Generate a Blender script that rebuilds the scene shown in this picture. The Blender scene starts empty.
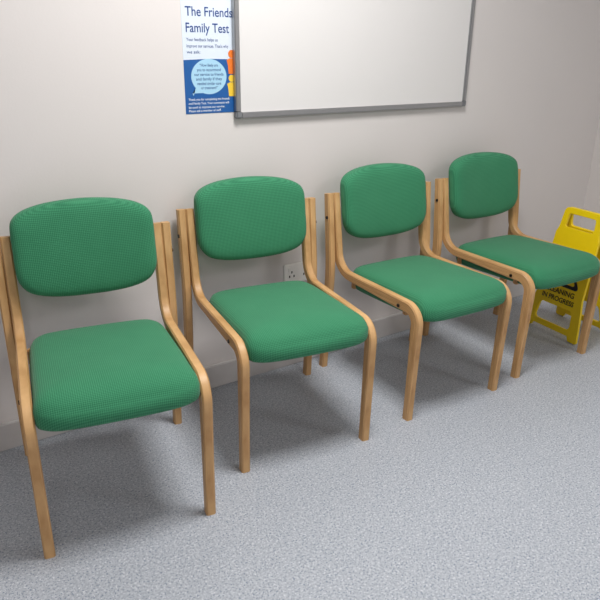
import bpy, math, bmesh
from mathutils import Matrix, Vector

S = bpy.context.scene
COL = S.collection
try:
    S.view_settings.view_transform = 'Standard'
except Exception:
    pass

# ------------------------------------------------------------------ materials
def new_mat(name):
    m = bpy.data.materials.new(name); m.use_nodes = True
    nt = m.node_tree
    return m, nt, nt.nodes, nt.links, nt.nodes['Principled BSDF']

def srgb(r, g, b):
    f = lambda c: (c/255/12.92) if c/255 <= 0.04045 else ((c/255+0.055)/1.055)**2.4
    return (f(r), f(g), f(b), 1)

def plain(name, col, rough=0.5, metal=0.0, noise=0.04, nscale=30):
    m, nt, N, L, b = new_mat(name)
    tc = N.new('ShaderNodeTexCoord'); n = N.new('ShaderNodeTexNoise')
    n.inputs['Scale'].default_value = nscale
    L.new(tc.outputs['Object'], n.inputs['Vector'])
    mx = N.new('ShaderNodeMix'); mx.data_type = 'RGBA'
    mx.inputs[6].default_value = tuple(c*(1-noise) for c in col[:3])+(1,)
    mx.inputs[7].default_value = tuple(min(1, c*(1+noise)) for c in col[:3])+(1,)
    L.new(n.outputs['Fac'], mx.inputs[0]); L.new(mx.outputs[2], b.inputs['Base Color'])
    b.inputs['Roughness'].default_value = rough; b.inputs['Metallic'].default_value = metal
    return m

def math_node(N, L, op, a, b=None):
    n = N.new('ShaderNodeMath'); n.operation = op
    for i, v in enumerate((a, b)):
        if v is None: continue
        if isinstance(v, (int, float)): n.inputs[i].default_value = v
        else: L.new(v, n.inputs[i])
    return n.outputs[0]

def wall_material(name, col):
    m, nt, N, L, b = new_mat(name)
    tc = N.new('ShaderNodeTexCoord')
    n = N.new('ShaderNodeTexNoise'); n.inputs['Scale'].default_value = 1.6; n.inputs['Detail'].default_value = 3
    L.new(tc.outputs['Object'], n.inputs['Vector'])
    mx = N.new('ShaderNodeMix'); mx.data_type = 'RGBA'
    mx.inputs[6].default_value = tuple(c*0.97 for c in col[:3])+(1,)
    mx.inputs[7].default_value = tuple(c*1.02 for c in col[:3])+(1,)
    L.new(n.outputs['Fac'], mx.inputs[0]); L.new(mx.outputs[2], b.inputs['Base Color'])
    n2 = N.new('ShaderNodeTexNoise'); n2.inputs['Scale'].default_value = 160
    L.new(tc.outputs['Object'], n2.inputs['Vector'])
    bp = N.new('ShaderNodeBump'); bp.inputs['Strength'].default_value = 0.06; bp.inputs['Distance'].default_value = 0.003
    L.new(n2.outputs['Fac'], bp.inputs['Height']); L.new(bp.outputs[0], b.inputs['Normal'])
    b.inputs['Roughness'].default_value = 0.55
    return m

def floor_material():
    m, nt, N, L, b = new_mat('speckled_vinyl')
    tc = N.new('ShaderNodeTexCoord')
    def noise(scale, detail=2):
        n = N.new('ShaderNodeTexNoise'); n.inputs['Scale'].default_value = scale
        n.inputs['Detail'].default_value = detail
        L.new(tc.outputs['Object'], n.inputs['Vector']); return n.outputs['Fac']
    def ramp(src, stops):
        r = N.new('ShaderNodeValToRGB'); L.new(src, r.inputs[0])
        e = r.color_ramp.elements
        e[0].position, e[0].color = stops[0]; e[1].position, e[1].color = stops[1]
        for p, c in stops[2:]:
            x = e.new(p); x.color = c
        return r.outputs[0]
    base = ramp(noise(140, 3), [(0.34, srgb(158, 164, 174)), (0.66, srgb(190, 195, 202))])
    dark = ramp(noise(200, 1), [(0.59, (0, 0, 0, 1)), (0.66, (1, 1, 1, 1))])
    lightm = ramp(noise(175, 1), [(0.60, (0, 0, 0, 1)), (0.68, (1, 1, 1, 1))])
    m1 = N.new('ShaderNodeMix'); m1.data_type = 'RGBA'
    L.new(dark, m1.inputs[0]); L.new(base, m1.inputs[6]); m1.inputs[7].default_value = srgb(120, 131, 149)
    m2 = N.new('ShaderNodeMix'); m2.data_type = 'RGBA'
    L.new(lightm, m2.inputs[0]); L.new(m1.outputs[2], m2.inputs[6]); m2.inputs[7].default_value = srgb(210, 213, 218)
    L.new(m2.outputs[2], b.inputs['Base Color'])
    b.inputs['Roughness'].default_value = 0.42
    b.inputs['Specular IOR Level'].default_value = 0.35
    return m

def wood_material():
    m, nt, N, L, b = new_mat('laminated_beech')
    uv = N.new('ShaderNodeUVMap'); uv.uv_map = 'UVMap'
    mp = N.new('ShaderNodeMapping'); mp.inputs['Scale'].default_value = (260, 9, 1)
    L.new(uv.outputs[0], mp.inputs[0])
    n = N.new('ShaderNodeTexNoise'); n.inputs['Scale'].default_value = 1; n.inputs['Detail'].default_value = 4
    L.new(mp.outputs[0], n.inputs['Vector'])
    r = N.new('ShaderNodeValToRGB'); L.new(n.outputs['Fac'], r.inputs[0])
    e = r.color_ramp.elements
    e[0].position = 0.3; e[0].color = srgb(178, 134, 84)
    e[1].position = 0.7; e[1].color = srgb(212, 170, 118)
    sx = N.new('ShaderNodeSeparateXYZ'); L.new(uv.outputs[0], sx.inputs[0])
    fr = math_node(N, L, 'FRACT', math_node(N, L, 'MULTIPLY', sx.outputs[0], 1/0.0058))
    lt = math_node(N, L, 'LESS_THAN', fr, 0.16)
    fac = math_node(N, L, 'MULTIPLY', lt, 0.45)
    mx = N.new('ShaderNodeMix'); mx.data_type = 'RGBA'
    L.new(fac, mx.inputs[0]); L.new(r.outputs[0], mx.inputs[6]); mx.inputs[7].default_value = srgb(135, 92, 52)
    L.new(mx.outputs[2], b.inputs['Base Color'])
    b.inputs['Roughness'].default_value = 0.46
    return m

def fabric_material():
    m, nt, N, L, b = new_mat('green_woven_fabric')
    uv = N.new('ShaderNodeUVMap'); uv.uv_map = 'UVMap'
    sx = N.new('ShaderNodeSeparateXYZ'); L.new(uv.outputs[0], sx.inputs[0])
    k = 2*math.pi/0.0105
    a = math_node(N, L, 'SINE', math_node(N, L, 'MULTIPLY', math_node(N, L, 'ADD', sx.outputs[0], sx.outputs[1]), k))
    c = math_node(N, L, 'SINE', math_node(N, L, 'MULTIPLY', math_node(N, L, 'SUBTRACT', sx.outputs[0], sx.outputs[1]), k))
    w = math_node(N, L, 'MULTIPLY', a, c)
    w = math_node(N, L, 'ADD', math_node(N, L, 'MULTIPLY', w, 0.5), 0.5)
    n = N.new('ShaderNodeTexNoise'); n.inputs['Scale'].default_value = 9; n.inputs['Detail'].default_value = 5
    L.new(uv.outputs[0], n.inputs['Vector'])
    mx = N.new('ShaderNodeMix'); mx.data_type = 'RGBA'
    mx.inputs[6].default_value = srgb(28, 100, 70); mx.inputs[7].default_value = srgb(72, 148, 108)
    f = math_node(N, L, 'ADD', math_node(N, L, 'MULTIPLY', w, 0.75), math_node(N, L, 'MULTIPLY', n.outputs['Fac'], 0.25))
    L.new(f, mx.inputs[0]); L.new(mx.outputs[2], b.inputs['Base Color'])
    bp = N.new('ShaderNodeBump'); bp.inputs['Strength'].default_value = 0.35; bp.inputs['Distance'].default_value = 0.0015
    L.new(w, bp.inputs['Height']); L.new(bp.outputs[0], b.inputs['Normal'])
    b.inputs['Roughness'].default_value = 0.85
    b.inputs['Sheen Weight'].default_value = 0.12
    b.inputs['Specular IOR Level'].default_value = 0.2
    return m

WALL = wall_material('painted_wall', srgb(218, 213, 211))
SKIRT = plain('painted_skirting', srgb(204, 201, 200), 0.4)
CEIL = plain('ceiling_paint', srgb(235, 234, 232), 0.8)
FLOOR = floor_material()
WOOD = wood_material()
FAB = fabric_material()
UNDER = plain('black_underside', srgb(35, 35, 36), 0.8)
BOLT = plain('dark_bolt', srgb(40, 36, 34), 0.35, 0.6)
BOARD = plain('whiteboard_enamel', srgb(222, 220, 219), 0.22, 0, 0.01, 3)
ALU = plain('brushed_aluminium', srgb(165, 166, 168), 0.35, 0.8)
GREYP = plain('grey_plastic', srgb(120, 122, 125), 0.5)
PAPER = plain('poster_paper', srgb(216, 226, 238), 0.45, 0, 0.01)
BLUE = plain('poster_blue', srgb(24, 88, 156), 0.45, 0, 0.03)
NAVY = plain('poster_navy', srgb(22, 62, 130), 0.5, 0, 0.02)
LBLUE = plain('poster_light_blue', srgb(165, 208, 232), 0.45, 0, 0.02)
WHITE = plain('white_print', srgb(240, 243, 246), 0.5, 0, 0.01)
ORANGE = plain('orange_print', srgb(232, 120, 40), 0.5, 0, 0.02)
YPRINT = plain('yellow_print', srgb(240, 200, 60), 0.5, 0, 0.02)
RED = plain('red_print', srgb(200, 50, 50), 0.5, 0, 0.02)
YELL = plain('yellow_plastic', srgb(246, 214, 10), 0.35, 0, 0.03)
BLK = plain('black_print', srgb(22, 22, 22), 0.5, 0, 0.02)
SOCK = plain('socket_plastic', srgb(235, 234, 230), 0.3, 0, 0.01)

# ------------------------------------------------------------------ helpers
def obj_from(name, verts, faces, mats, uvs=None, smooth=False, sharp=None, fmats=None):
    me = bpy.data.meshes.new(name); me.from_pydata(verts, [], faces); 
    for m in mats: me.materials.append(m)
    if uvs:
        lay = me.uv_layers.new(name='UVMap')
        for p in me.polygons:
            for k, li in enumerate(p.loop_indices):
                lay.data[li].uv = uvs[p.index][k]
    if fmats:
        for p in me.polygons: p.material_index = fmats[p.index]
    for p in me.polygons: p.use_smooth = smooth
    me.update()
    if smooth and sharp: me.set_sharp_from_angle(angle=sharp)
    o = bpy.data.objects.new(name, me); COL.objects.link(o)
    return o

def box(name, lo, hi, mat, bevel=0.0):
    bm = bmesh.new(); bmesh.ops.create_cube(bm, size=1)
    for v in bm.verts:
        v.co = Vector([(lo[i]+hi[i])/2 + v.co[i]*(hi[i]-lo[i]) for i in range(3)])
    if bevel: bmesh.ops.bevel(bm, geom=bm.edges[:], offset=bevel, segments=2, affect='EDGES')
    me = bpy.data.meshes.new(name); bm.to_mesh(me); bm.free(); me.materials.append(mat)
    o = bpy.data.objects.new(name, me); COL.objects.link(o); return o

def empty(name, loc, rotz=0):
    o = bpy.data.objects.new(name, None); o.empty_display_size = 0.1
    o.location = loc; o.rotation_euler = (0, 0, rotz); COL.objects.link(o); return o

def meshify(o, name, mat):
    dg = bpy.context.evaluated_depsgraph_get()
    me = bpy.data.meshes.new_from_object(o.evaluated_get(dg))
    me.materials.clear(); me.materials.append(mat)
    n = bpy.data.objects.new(name, me); COL.objects.link(n)
    cu = o.data; bpy.data.objects.remove(o); bpy.data.curves.remove(cu)
    return n

def text_lines(name, lines, mat, M, parent, bold=0.0):
    """lines: (string, x, y, height, width or None, align); one mesh per line of writing."""
    for s, x, y, h, wd, al in lines:
        V = []; F = []
        cu = bpy.data.curves.new('t', 'FONT'); cu.body = s; cu.size = 1; cu.extrude = 0.0; cu.offset = bold
        o = bpy.data.objects.new('t', cu); COL.objects.link(o)
        bpy.context.view_layer.update()
        t = meshify(o, 'tt', mat)
        xs = [v.co.x for v in t.data.vertices]
        x0, x1 = min(xs), max(xs)
        sc = h/0.7
        sxx = (wd/(x1-x0)) if wd else sc
        W = (x1-x0)*sxx
        ox = x - (W/2 if al == 'C' else 0)
        for v in t.data.vertices:
            V.append(M @ Vector((ox+(v.co.x-x0)*sxx, y+v.co.y*sc, 0)))
        for p in t.data.polygons: F.append(list(p.vertices))
        me = t.data; bpy.data.objects.remove(t); bpy.data.meshes.remove(me)
        o = obj_from(name, V, F, [mat]); o.parent = parent

def flat_poly(name, pts, mat, M, parent):
    o = obj_from(name, [M @ Vector((p[0], p[1], 0)) for p in pts], [list(range(len(pts)))], [mat])
    o.parent = parent; return o

def extruded(name, outlines, depth, mat, M, parent, bevel=0.0015):
    cu = bpy.data.curves.new('c', 'CURVE'); cu.dimensions = '2D'; cu.fill_mode = 'BOTH'
    cu.extrude = depth/2-bevel; cu.bevel_depth = bevel; cu.bevel_resolution = 1
    for pts in outlines:
        sp = cu.splines.new('POLY'); sp.points.add(len(pts)-1)
        for i, p in enumerate(pts): sp.points[i].co = (p[0], p[1], 0, 1)
        sp.use_cyclic_u = True
    o = bpy.data.objects.new('c', cu); COL.objects.link(o); bpy.context.view_layer.update()
    n = meshify(o, name, mat)
    n.data.transform(M); n.parent = parent
    return n

def fillet(points, radii, n=10):
    out = [Vector(points[0])]
    for i in range(1, len(points)-1):
        p0, p, p1 = Vector(points[i-1]), Vector(points[i]), Vector(points[i+1])
        a = (p0-p).normalized(); b = (p1-p).normalized(); r = radii[i-1]
        if r <= 0: out.append(p); continue
        ang = a.angle(b); d = r/math.tan(ang/2)
        c = p + (a+b).normalized()*(r/math.sin(ang/2))
        s = p+a*d - c; e = p+b*d - c
        tot = s.angle(e)
        for k in range(n+1):
            t = k/n
            v = (s*math.sin((1-t)*tot)+e*math.sin(t*tot))/math.sin(tot)
            out.append(c+v)
    out.append(Vector(points[-1])); return out

def round_poly(points, r, n=5):
    out = []
    N = len(points)
    for i in range(N):
        rr = r[i] if isinstance(r, (list, tuple)) else r
        seg = fillet([points[i-1], points[i], points[(i+1) % N]], [rr], n)
        out += seg[1:-1]
    return out

def lerp_subdiv(path, maxlen):
    out = [path[0]]
    for a, b in zip(path, path[1:]):
        k = max(1, int((b-a).length/maxlen))
        for j in range(1, k+1): out.append(a.lerp(b, j/k))
    return out

def sweep(name, path, xc, w, thick, parent, mat=WOOD):
    path = lerp_subdiv(path, 0.05)
    bv = 0.0045
    V = []; F = []; U = []
    L = [0]
    for a, b in zip(path, path[1:]): L.append(L[-1]+(b-a).length)
    n = len(path); m = 8
    for i, p in enumerate(path):
        t = (path[min(i+1, n-1)]-path[max(i-1, 0)]).normalized()
        nr = Vector((-t.y, t.x))
        if i == 0: nr = Vector((math.copysign(1/abs(nr.x), nr.x) if abs(nr.x) > .2 else nr.x, 0))
        h = thick(L[i]/L[-1])/2; hw = w/2
        for a, b in [(-hw+bv, -h), (hw-bv, -h), (hw, -h+bv), (hw, h-bv), (hw-bv, h), (-hw+bv, h), (-hw, h-bv), (-hw, -h+bv)]:
            q = p+nr*b
            V.append((xc+a, q.x, q.y))
    hh = thick(0.5)
    def uvof(j):
        h = hh/2
        table = [(-h), (-h), (-h+bv), (h-bv), (h), (h), (h-bv), (-h+bv)]
        return table[j % 8]
    for i in range(n-1):
        for j in range(m):
            j2 = (j+1) % m
            F.append((i*m+j, i*m+j2, (i+1)*m+j2, (i+1)*m+j))
            if j in (0, 4):
                c0 = 0.0025 + 0.0058*(3 if j == 0 else 7)
                u0, u1 = c0, c0+0.0015
            else:
                u0, u1 = uvof(j)+0.03, uvof(j2)+0.03
            U.append([(u0, L[i]), (u1, L[i]), (u1, L[i+1]), (u0, L[i+1])])
    F.append(tuple(range(m))[::-1]); U.append([(0.01, 0)]*m)
    F.append(tuple((n-1)*m+j for j in range(m))); U.append([(0.01, 0)]*m)
    me_o = obj_from(name, V, F, [mat], U, True, math.radians(35))
    bm = bmesh.new(); bm.from_mesh(me_o.data); bmesh.ops.recalc_face_normals(bm, faces=bm.faces); bm.to_mesh(me_o.data); bm.free()
    me_o.parent = parent
    return me_o

def catmull(pts, n=5):
    out = []; N = len(pts)
    for i in range(N):
        p0, p1, p2, p3 = [Vector(pts[(i+k-1) % N]) for k in range(4)]
        for j in range(n):
            t = j/n
            out.append(0.5*((2*p1)+(-p0+p2)*t+(2*p0-5*p1+4*p2-p3)*t*t+(-p0+3*p1-3*p2+p3)*t**3))
    return out

def cushion(name, outline, cx, cy, profile, place, parent, mats, back_index=None):
    hx = max(abs(p[0]-cx) for p in outline); hy = max(abs(p[1]-cy) for p in outline)
    V = []; F = []; U = []; FM = []; m = len(outline)
    def ring(ins, h):
        for p in outline:
            V.append((cx+(p[0]-cx)*(1-ins/hx), cy+(p[1]-cy)*(1-ins/hy), h))
    for ins, h in profile: ring(ins, h)
    n = len(profile)
    for i in range(n-1):
        mi = 1 if (back_index is not None and i < back_index) else 0
        for j in range(m):
            j2 = (j+1) % m
            F.append((i*m+j, i*m+j2, (i+1)*m+j2, (i+1)*m+j)); FM.append(mi)
    c = len(V); V.append((cx, cy, profile[-1][1]))
    for j in range(m): F.append(((n-1)*m+j, (n-1)*m+(j+1) % m, c)); FM.append(0)
    c = len(V); V.append((cx, cy, profile[0][1]))
    for j in range(m): F.append(((j+1) % m, j, c)); FM.append(1 if back_index is not None else 0)
    for f in F: U.append([(V[i][0], V[i][1]+V[i][2]*0.7) for i in f])
    VV = [place(*v) for v in V]
    o = obj_from(name, VV, F, mats, U, True, math.radians(60), FM)
    bm = bmesh.new(); bm.from_mesh(o.data); bmesh.ops.recalc_face_normals(bm, faces=bm.faces); bm.to_mesh(o.data); bm.free()
    o.parent = parent
    return o

# ------------------------------------------------------------------ room
WX, WY = 3.51, 2.14
X0, Y0, HC = -1.7, -2.3, 2.5
def st(o): o['kind'] = 'structure'; return o
st(box('floor', (X0-.1, Y0-.1, -0.1), (WX+.1, WY+.1, 0), FLOOR))
st(box('ceiling', (X0-.1, Y0-.1, HC), (WX+.1, WY+.1, HC+.1), CEIL))
st(box('wall_back', (X0-.1, WY, 0), (WX+.1, WY+.1, HC), WALL))
st(box('wall_right', (WX, Y0-.1, 0), (WX+.1, WY, HC), WALL))
st(box('wall_left', (X0-.1, Y0-.1, 0), (X0, WY, HC), WALL))
st(box('wall_front', (X0, Y0-.1, 0), (WX, Y0, HC), WALL))
st(box('baseboard_back', (X0, WY-.016, 0), (WX, WY, .10), SKIRT, .003))
st(box('baseboard_right', (WX-.016, Y0, 0), (WX, WY-.016, .10), SKIRT, .003))
st(box('baseboard_left', (X0, Y0, 0), (X0+.016, WY-.016, .10), SKIRT, .003))

# ------------------------------------------------------------------ chair
FW = 0.482; LW = 0.029
TY, TZ = .243, .763
def build_chair():
    root = empty('chair', (0, 0, 0))
    fpath = fillet([(-.279, 0), (-.292, .440), (.196, .450), (TY, TZ)], [.056, .095], 12)
    rpath = fillet([(.252, 0), (.216, .46), (TY, TZ)], [.9], 10)
    for sgn in (-1, 1):
        a = sweep('leg', fpath, sgn*(FW/2-LW/2), LW, lambda t: .032+.010*math.exp(-((t-.40)/.2)**2), root)
        a['label'] = 'bent laminated beech leg sweeping along the seat into the back post'
        b = sweep('leg', rpath, sgn*(FW/2+LW/2+.0005), LW-.001, lambda t: .032+.007*math.exp(-((t-.6)/.3)**2), root)
        b['label'] = 'straight laminated beech rear leg'
        for (y, z) in ((.231, .67), (-.20, .436)):
            bm = bmesh.new()
            bmesh.ops.create_cone(bm, cap_ends=True, segments=16, radius1=.007, radius2=.006, depth=.004)
            bm.transform(Matrix.Translation((sgn*(FW/2+(LW if y > 0 else 0)+.002), y, z)) @ Matrix.Rotation(math.radians(90*sgn), 4, 'Y'))
            me = bpy.data.meshes.new('bolt'); bm.to_mesh(me); bm.free(); me.materials.append(BOLT)
            o = bpy.data.objects.new('bolt', me); COL.objects.link(o); o.parent = root
    for y in (-.20, .12):
        s = box('stretcher', (-(FW/2-LW), y-.011, .392), (FW/2-LW, y+.011, .440), WOOD, .003)
        me = s.data; lay = me.uv_layers.new(name='UVMap')
        for p in me.polygons:
            for li in p.loop_indices:
                co = me.vertices[me.loops[li].vertex_index].co; lay.data[li].uv = (co.y*.2+.012, co.x)
        s.parent = root
    # seat
    hw = FW/2-LW-.001
    half = [(0, -.334), (.08, -.333), (.150, -.328), (.190, -.316), (hw+.001, -.290), (hw, -.22), (hw, -.10), (hw-.002, .02), (hw-.006, .11), (hw-.022, .158), (.155, .178), (.08, .184)]
    full = half + [(0, .185)] + [(-x, y) for x, y in half[:0:-1]]
    ol = catmull(full, 4)
    prof = [(.024, .390), (.010, .391), (.003, .398), (.0, .410), (.0, .436), (.003, .453), (.010, .466), (.021, .4735), (.036, .478), (.06, .482), (.10, .485), (.15, .487), (.20, .487)]
    def place_seat(x, y, h):
        z = h - 0.022*(max(0, (-.22-y)/.115)**2)*(1 if h > .44 else .25)
        z += y*(-.03)
        return (x, y, z)
    cushion('seat', ol, 0, -.074, prof, place_seat, root, [FAB, UNDER], 1)
    # backrest
    hb = FW/2-LW-.0005
    half = [(0, .860), (.07, .857), (.13, .849), (.178, .834), (.205, .811), (hb, .776), (hb, .72), (hb, .668), (.205, .630), (.180, .597), (.132, .578), (.068, .569)]
    full = half + [(0, .567)] + [(-x, y) for x, y in half[:0:-1]]
    ol = catmull(full, 4)
    prof = [(.018, 0), (.007, .002), (.001, .009), (.0, .018), (.0, .034), (.003, .044), (.010, .052), (.022, .057), (.040, .060), (.07, .062), (.10, .063), (.13, .063)]
    def place_back(x, y, h):
        yy = TY + (y-TZ)*(.050/.302) + .014 - h - .018*(x/.21)**2
        return (x, yy, y)
    cushion('backrest', ol, 0, .714, prof, place_back, root, [FAB])
    return root

root = build_chair()
parts = [o for o in COL.objects if o.parent == root]
F = [(.470, 1.500, 11), (1.106, 1.542, 9.5), (1.779, 1.505, 3), (2.400, 1.504, 2)]
labels = ['beech chair with green fabric seat and back under bare wall',
          'beech chair with green fabric cushions, below the poster and whiteboard edge',
          'beech chair with green fabric cushions, standing under the whiteboard',
          'beech chair with green fabric cushions, next to the yellow sign']
for i, (fx, fy, deg) in enumerate(F):
    if i == 0: r = root
    else:
        r = root.copy(); COL.objects.link(r)
        for p in parts:
            q = p.copy(); q.parent = r; COL.objects.link(q)
    a = math.radians(deg)
    r.location = (fx+.275*math.sin(a), fy+.275*math.cos(a), 0)
    r.rotation_euler = (0, 0, -a)
    r['label'] = labels[i]; r['category'] = 'chair'; r['group'] = 'green waiting room chairs along the wall'

# ------------------------------------------------------------------ whiteboard
wb = empty('whiteboard', (1.787, WY, 1.061))
wb['label'] = 'blank white wall board in a thin aluminium frame'; wb['category'] = 'whiteboard'
hwid, hh, ft = .600, .90, .020
o = box('board_panel', (-hwid+.01, -.014, .01), (hwid-.01, -.004, hh-.01), BOARD); o.parent = wb
def frame_bar(lo, hi):
    o = box('frame_rail', lo, hi, ALU, .003); o.parent = wb
frame_bar((-hwid+.022, -.022, 0), (hwid-.022, -.001, ft))
frame_bar((-hwid+.022, -.022, hh-ft), (hwid-.022, -.001, hh))
frame_bar((-hwid, -.022, .022), (-hwid+ft, -.001, hh-.022))
frame_bar((hwid-ft, -.022, .022), (hwid, -.001, hh-.022))
for sx in (-1, 1):
    for z in (0, hh-.024):
        xa = -hwid-.001 if sx < 0 else hwid-.023
        o = box('corner_cap', (xa, -.0235, z-.001), (xa+.024, -.001, z+.025), GREYP, .004); o.parent = wb

# ------------------------------------------------------------------ poster
px, pz, pw, ph = .999, 1.082, .297, .42
po = empty('poster', (px, WY, pz))
po['label'] = 'blue and white feedback poster, partly tucked behind the whiteboard'; po['category'] = 'poster'
sheet = box('paper_sheet', (0, -.0010, 0), (pw, 0, ph), PAPER); sheet.parent = po
def PM(off): return Matrix.Translation((0, -off, 0)) @ Matrix.Rotation(math.radians(90), 4, 'X')
flat_poly('blue_field', [(0, 0), (pw, 0), (pw, .160), (.20, .178), (.10, .180), (0, .176)], BLUE, PM(.0013), po)
text_lines('lettering', [('The Friends and', .014, .314, .029, .240, 'L'), ('Family Test', .014, .264, .029, .163, 'L')], NAVY, PM(.0016), po, .008)
text_lines('lettering', [('Your feedback helps us', .014, .236, .010, .118, 'L'), ('improve our services. That’s why', .014, .216, .010, .158, 'L'), ('we ask:', .014, .197, .010, .05, 'L')], NAVY, PM(.0016), po)
bub = []
for k in range(64):
    a = 2*math.pi*k/64
    x, y = .094+.068*math.cos(a), .122+.058*math.sin(a)
    if 40 <= k <= 43: x, y = (.036-.004*abs(k-41), .052+.008*abs(k-41))
    bub.append((x, y))
flat_poly('speech_bubble', bub, LBLUE, PM(.0015), po)
text_lines('lettering', [('“How likely are', .094, .155, .0095, .070, 'C'), ('you to recommend', .094, .140, .0095, .092, 'C'),
    ('our service to friends', .094, .125, .0095, .112, 'C'), ('and family if they', .094, .110, .0095, .100, 'C'),
    ('needed similar care', .094, .095, .0095, .092, 'C'), ('or treatment?”', .094, .081, .0095, .064, 'C')], NAVY, PM(.0018), po, .006)
text_lines('lettering', [('Thank you for completing the Friends', .012, .044, .0075, .160, 'L'), ('and Family Test. Your comments will', .012, .031, .0075, .157, 'L'),
    ('be used to improve our service.', .012, .018, .0075, .14, 'L'), ('Please ask a member of staff.', .012, .006, .0075, .125, 'L')], WHITE, PM(.0018), po, .004)
def person_icon(x, y, s, mat, d):
    pts = [(x+.012*s*math.cos(a*math.pi/10), y+.06*s+.012*s*math.sin(a*math.pi/10)) for a in range(20)]
    flat_poly('person_icon', pts, mat, PM(d), po)
    flat_poly('person_icon', [(x-.012*s, y), (x+.012*s, y), (x+.014*s, y+.026*s), (x+.018*s, y+.042*s), (x+.008*s, y+.047*s), (x-.008*s, y+.047*s), (x-.018*s, y+.042*s), (x-.014*s, y+.026*s)], mat, PM(d), po)
person_icon(.184, .13, 1.1, ORANGE, .0019); person_icon(.182, .055, 1.0, YPRINT, .0020); person_icon(.235, .10, 1.2, RED, .0021)

# ------------------------------------------------------------------ wall socket
so = empty('wall_socket', (1.475, WY, .42)); so['label'] = 'white plastic double wall socket behind the chairs'; so['category'] = 'socket'
o = box('faceplate', (-.073, -.010, -.043), (.073, 0, .043), SOCK, .003); o.parent = so
for cx in (-.036, .036):
    sh = .012*(1 if cx > 0 else -1)
    o = box('switch', (cx-.006+sh, -.0135, .010), (cx+.006+sh, -.0095, .028), SOCK, .001); o.parent = so
    pts = [(cx-.003, .012), (cx+.003, .012), (cx+.003, .002), (cx-.003, .002)]
    for dx, dz in ((0, 0), (-.011, -.018), (.011, -.018)):
        flat_poly('pin_hole', [(a+dx, b+dz) for a, b in pts], BLK, PM(.0102), so)

# ------------------------------------------------------------------ cleaning sign
sg = empty('cleaning_sign', (2.812, 1.70, 0), math.radians(-7))
sg['label'] = 'yellow plastic folding floor sign with black cleaning in progress lettering'; sg['category'] = 'floor sign'
Lh = .608; spread = .115
al = math.asin(spread/Lh)
Mf = Matrix(((0, math.sin(al), -math.cos(al), -spread-.004), (-1, 0, 0, 0), (0, math.cos(al), math.sin(al), .004), (0, 0, 0, 1)))
Mb = Matrix.Rotation(math.pi, 4, 'Z') @ Mf
outer = round_poly([(-.165, 0), (-.118, 0), (-.108, .022), (.108, .022), (.118, 0), (.165, 0), (.150, .10), (.130, .20), (.122, .485), (.112, .51), (.104, .608), (-.104, .608), (-.112, .51), (-.122, .485), (-.130, .20), (-.150, .10)],
                   [.008, .008, .006, .006, .008, .008, .03, .03, .01, .01, .022, .022, .01, .01, .03, .03], 4)
slot = round_poly([(-.084, .515), (.084, .515), (.077, .583), (-.077, .583)], .012, 4)
low = round_poly([(-.110, .048), (.110, .048), (.098, .140), (-.098, .140)], .02, 4)
p1 = extruded('sign_panel', [outer, slot, low], .014, YELL, Mf, sg)
p2 = extruded('sign_panel', [outer, slot, low], .014, YELL, Mb, sg)
def off(M, d): return M @ Matrix.Translation((0, 0, d))
for M in (Mf, Mb):
    tri = round_poly([(-.10, .238), (.10, .238), (0, .41)], .012, 4)
    tri_in = round_poly([(-.074, .254), (.074, .254), (0, .382)], .008, 4)
    extruded('warning_triangle', [tri, tri_in], .001, BLK, off(M, .0078), sg, .0001)
    flat_poly('exclamation_bar', [(-.007, .290), (.007, .290), (.010, .345), (-.010, .345)], BLK, off(M, .0082), sg)
    flat_poly('exclamation_dot', [(.008*math.cos(k*math.pi/8), .272+.008*math.sin(k*math.pi/8)) for k in range(16)], BLK, off(M, .0082), sg)
    text_lines('lettering', [('CLEANING', 0, .200, .025, .17, 'C'), ('IN PROGRESS', 0, .162, .023, .19, 'C')], BLK, off(M, .0084), sg, .02)
for yy in (-.06, .06):
    o = box('hinge', (-.012, yy-.02, .574), (.012, yy+.02, .588), YELL, .003); o.parent = sg

# ------------------------------------------------------------------ ceiling lights
EM, nt, N, L, b = new_mat('led_diffuser')
b.inputs['Emission Color'].default_value = (1, .99, .97, 1); b.inputs['Emission Strength'].default_value = 2
def ceiling_light(x, y, p):
    r = empty('ceiling_light', (x, y, HC)); r['label'] = 'square white LED ceiling panel light'; r['category'] = 'ceiling light'; r['group'] = 'ceiling panel lights'
    o = box('light_frame', (-.31, -.31, -.012), (.31, .31, 0), ALU, .002); o.parent = r
    o = box('diffuser', (-.29, -.29, -.016), (.29, .29, -.010), EM); o.parent = r
    ld = bpy.data.lights.new('panel_lamp', 'AREA'); ld.shape = 'RECTANGLE'; ld.size = .58; ld.size_y = .58
    ld.energy = p; ld.color = (1, .98, .96)
    lo = bpy.data.objects.new('panel_lamp', ld); lo.location = (0, 0, -.02); COL.objects.link(lo); lo.parent = r
ceiling_light(1.15, 1.15, 42)
ceiling_light(-.7, -1.1, 15)
ceiling_light(2.9, -1.1, 18)

w = bpy.data.worlds.new('world'); S.world = w; w.use_nodes = True
w.node_tree.nodes['Background'].inputs[0].default_value = (.9, .92, 1, 1)
w.node_tree.nodes['Background'].inputs[1].default_value = 0.3

# ------------------------------------------------------------------ camera
cd = bpy.data.cameras.new('camera'); cam = bpy.data.objects.new('camera', cd); COL.objects.link(cam)
fwd = Vector((.5325, .7653, -.3614)).normalized()
right = Vector((.8233, -.5675, .0111)); right = (right - fwd*right.dot(fwd)).normalized()
up = right.cross(fwd)
R = Matrix((right, up, -fwd)).transposed().to_4x4()
cam.matrix_world = Matrix.Translation((0, 0, 1.3)) @ R
cd.sensor_fit = 'HORIZONTAL'; cd.sensor_width = 36; cd.lens = 36*650/600
cd.clip_start = .02
S.camera = cam
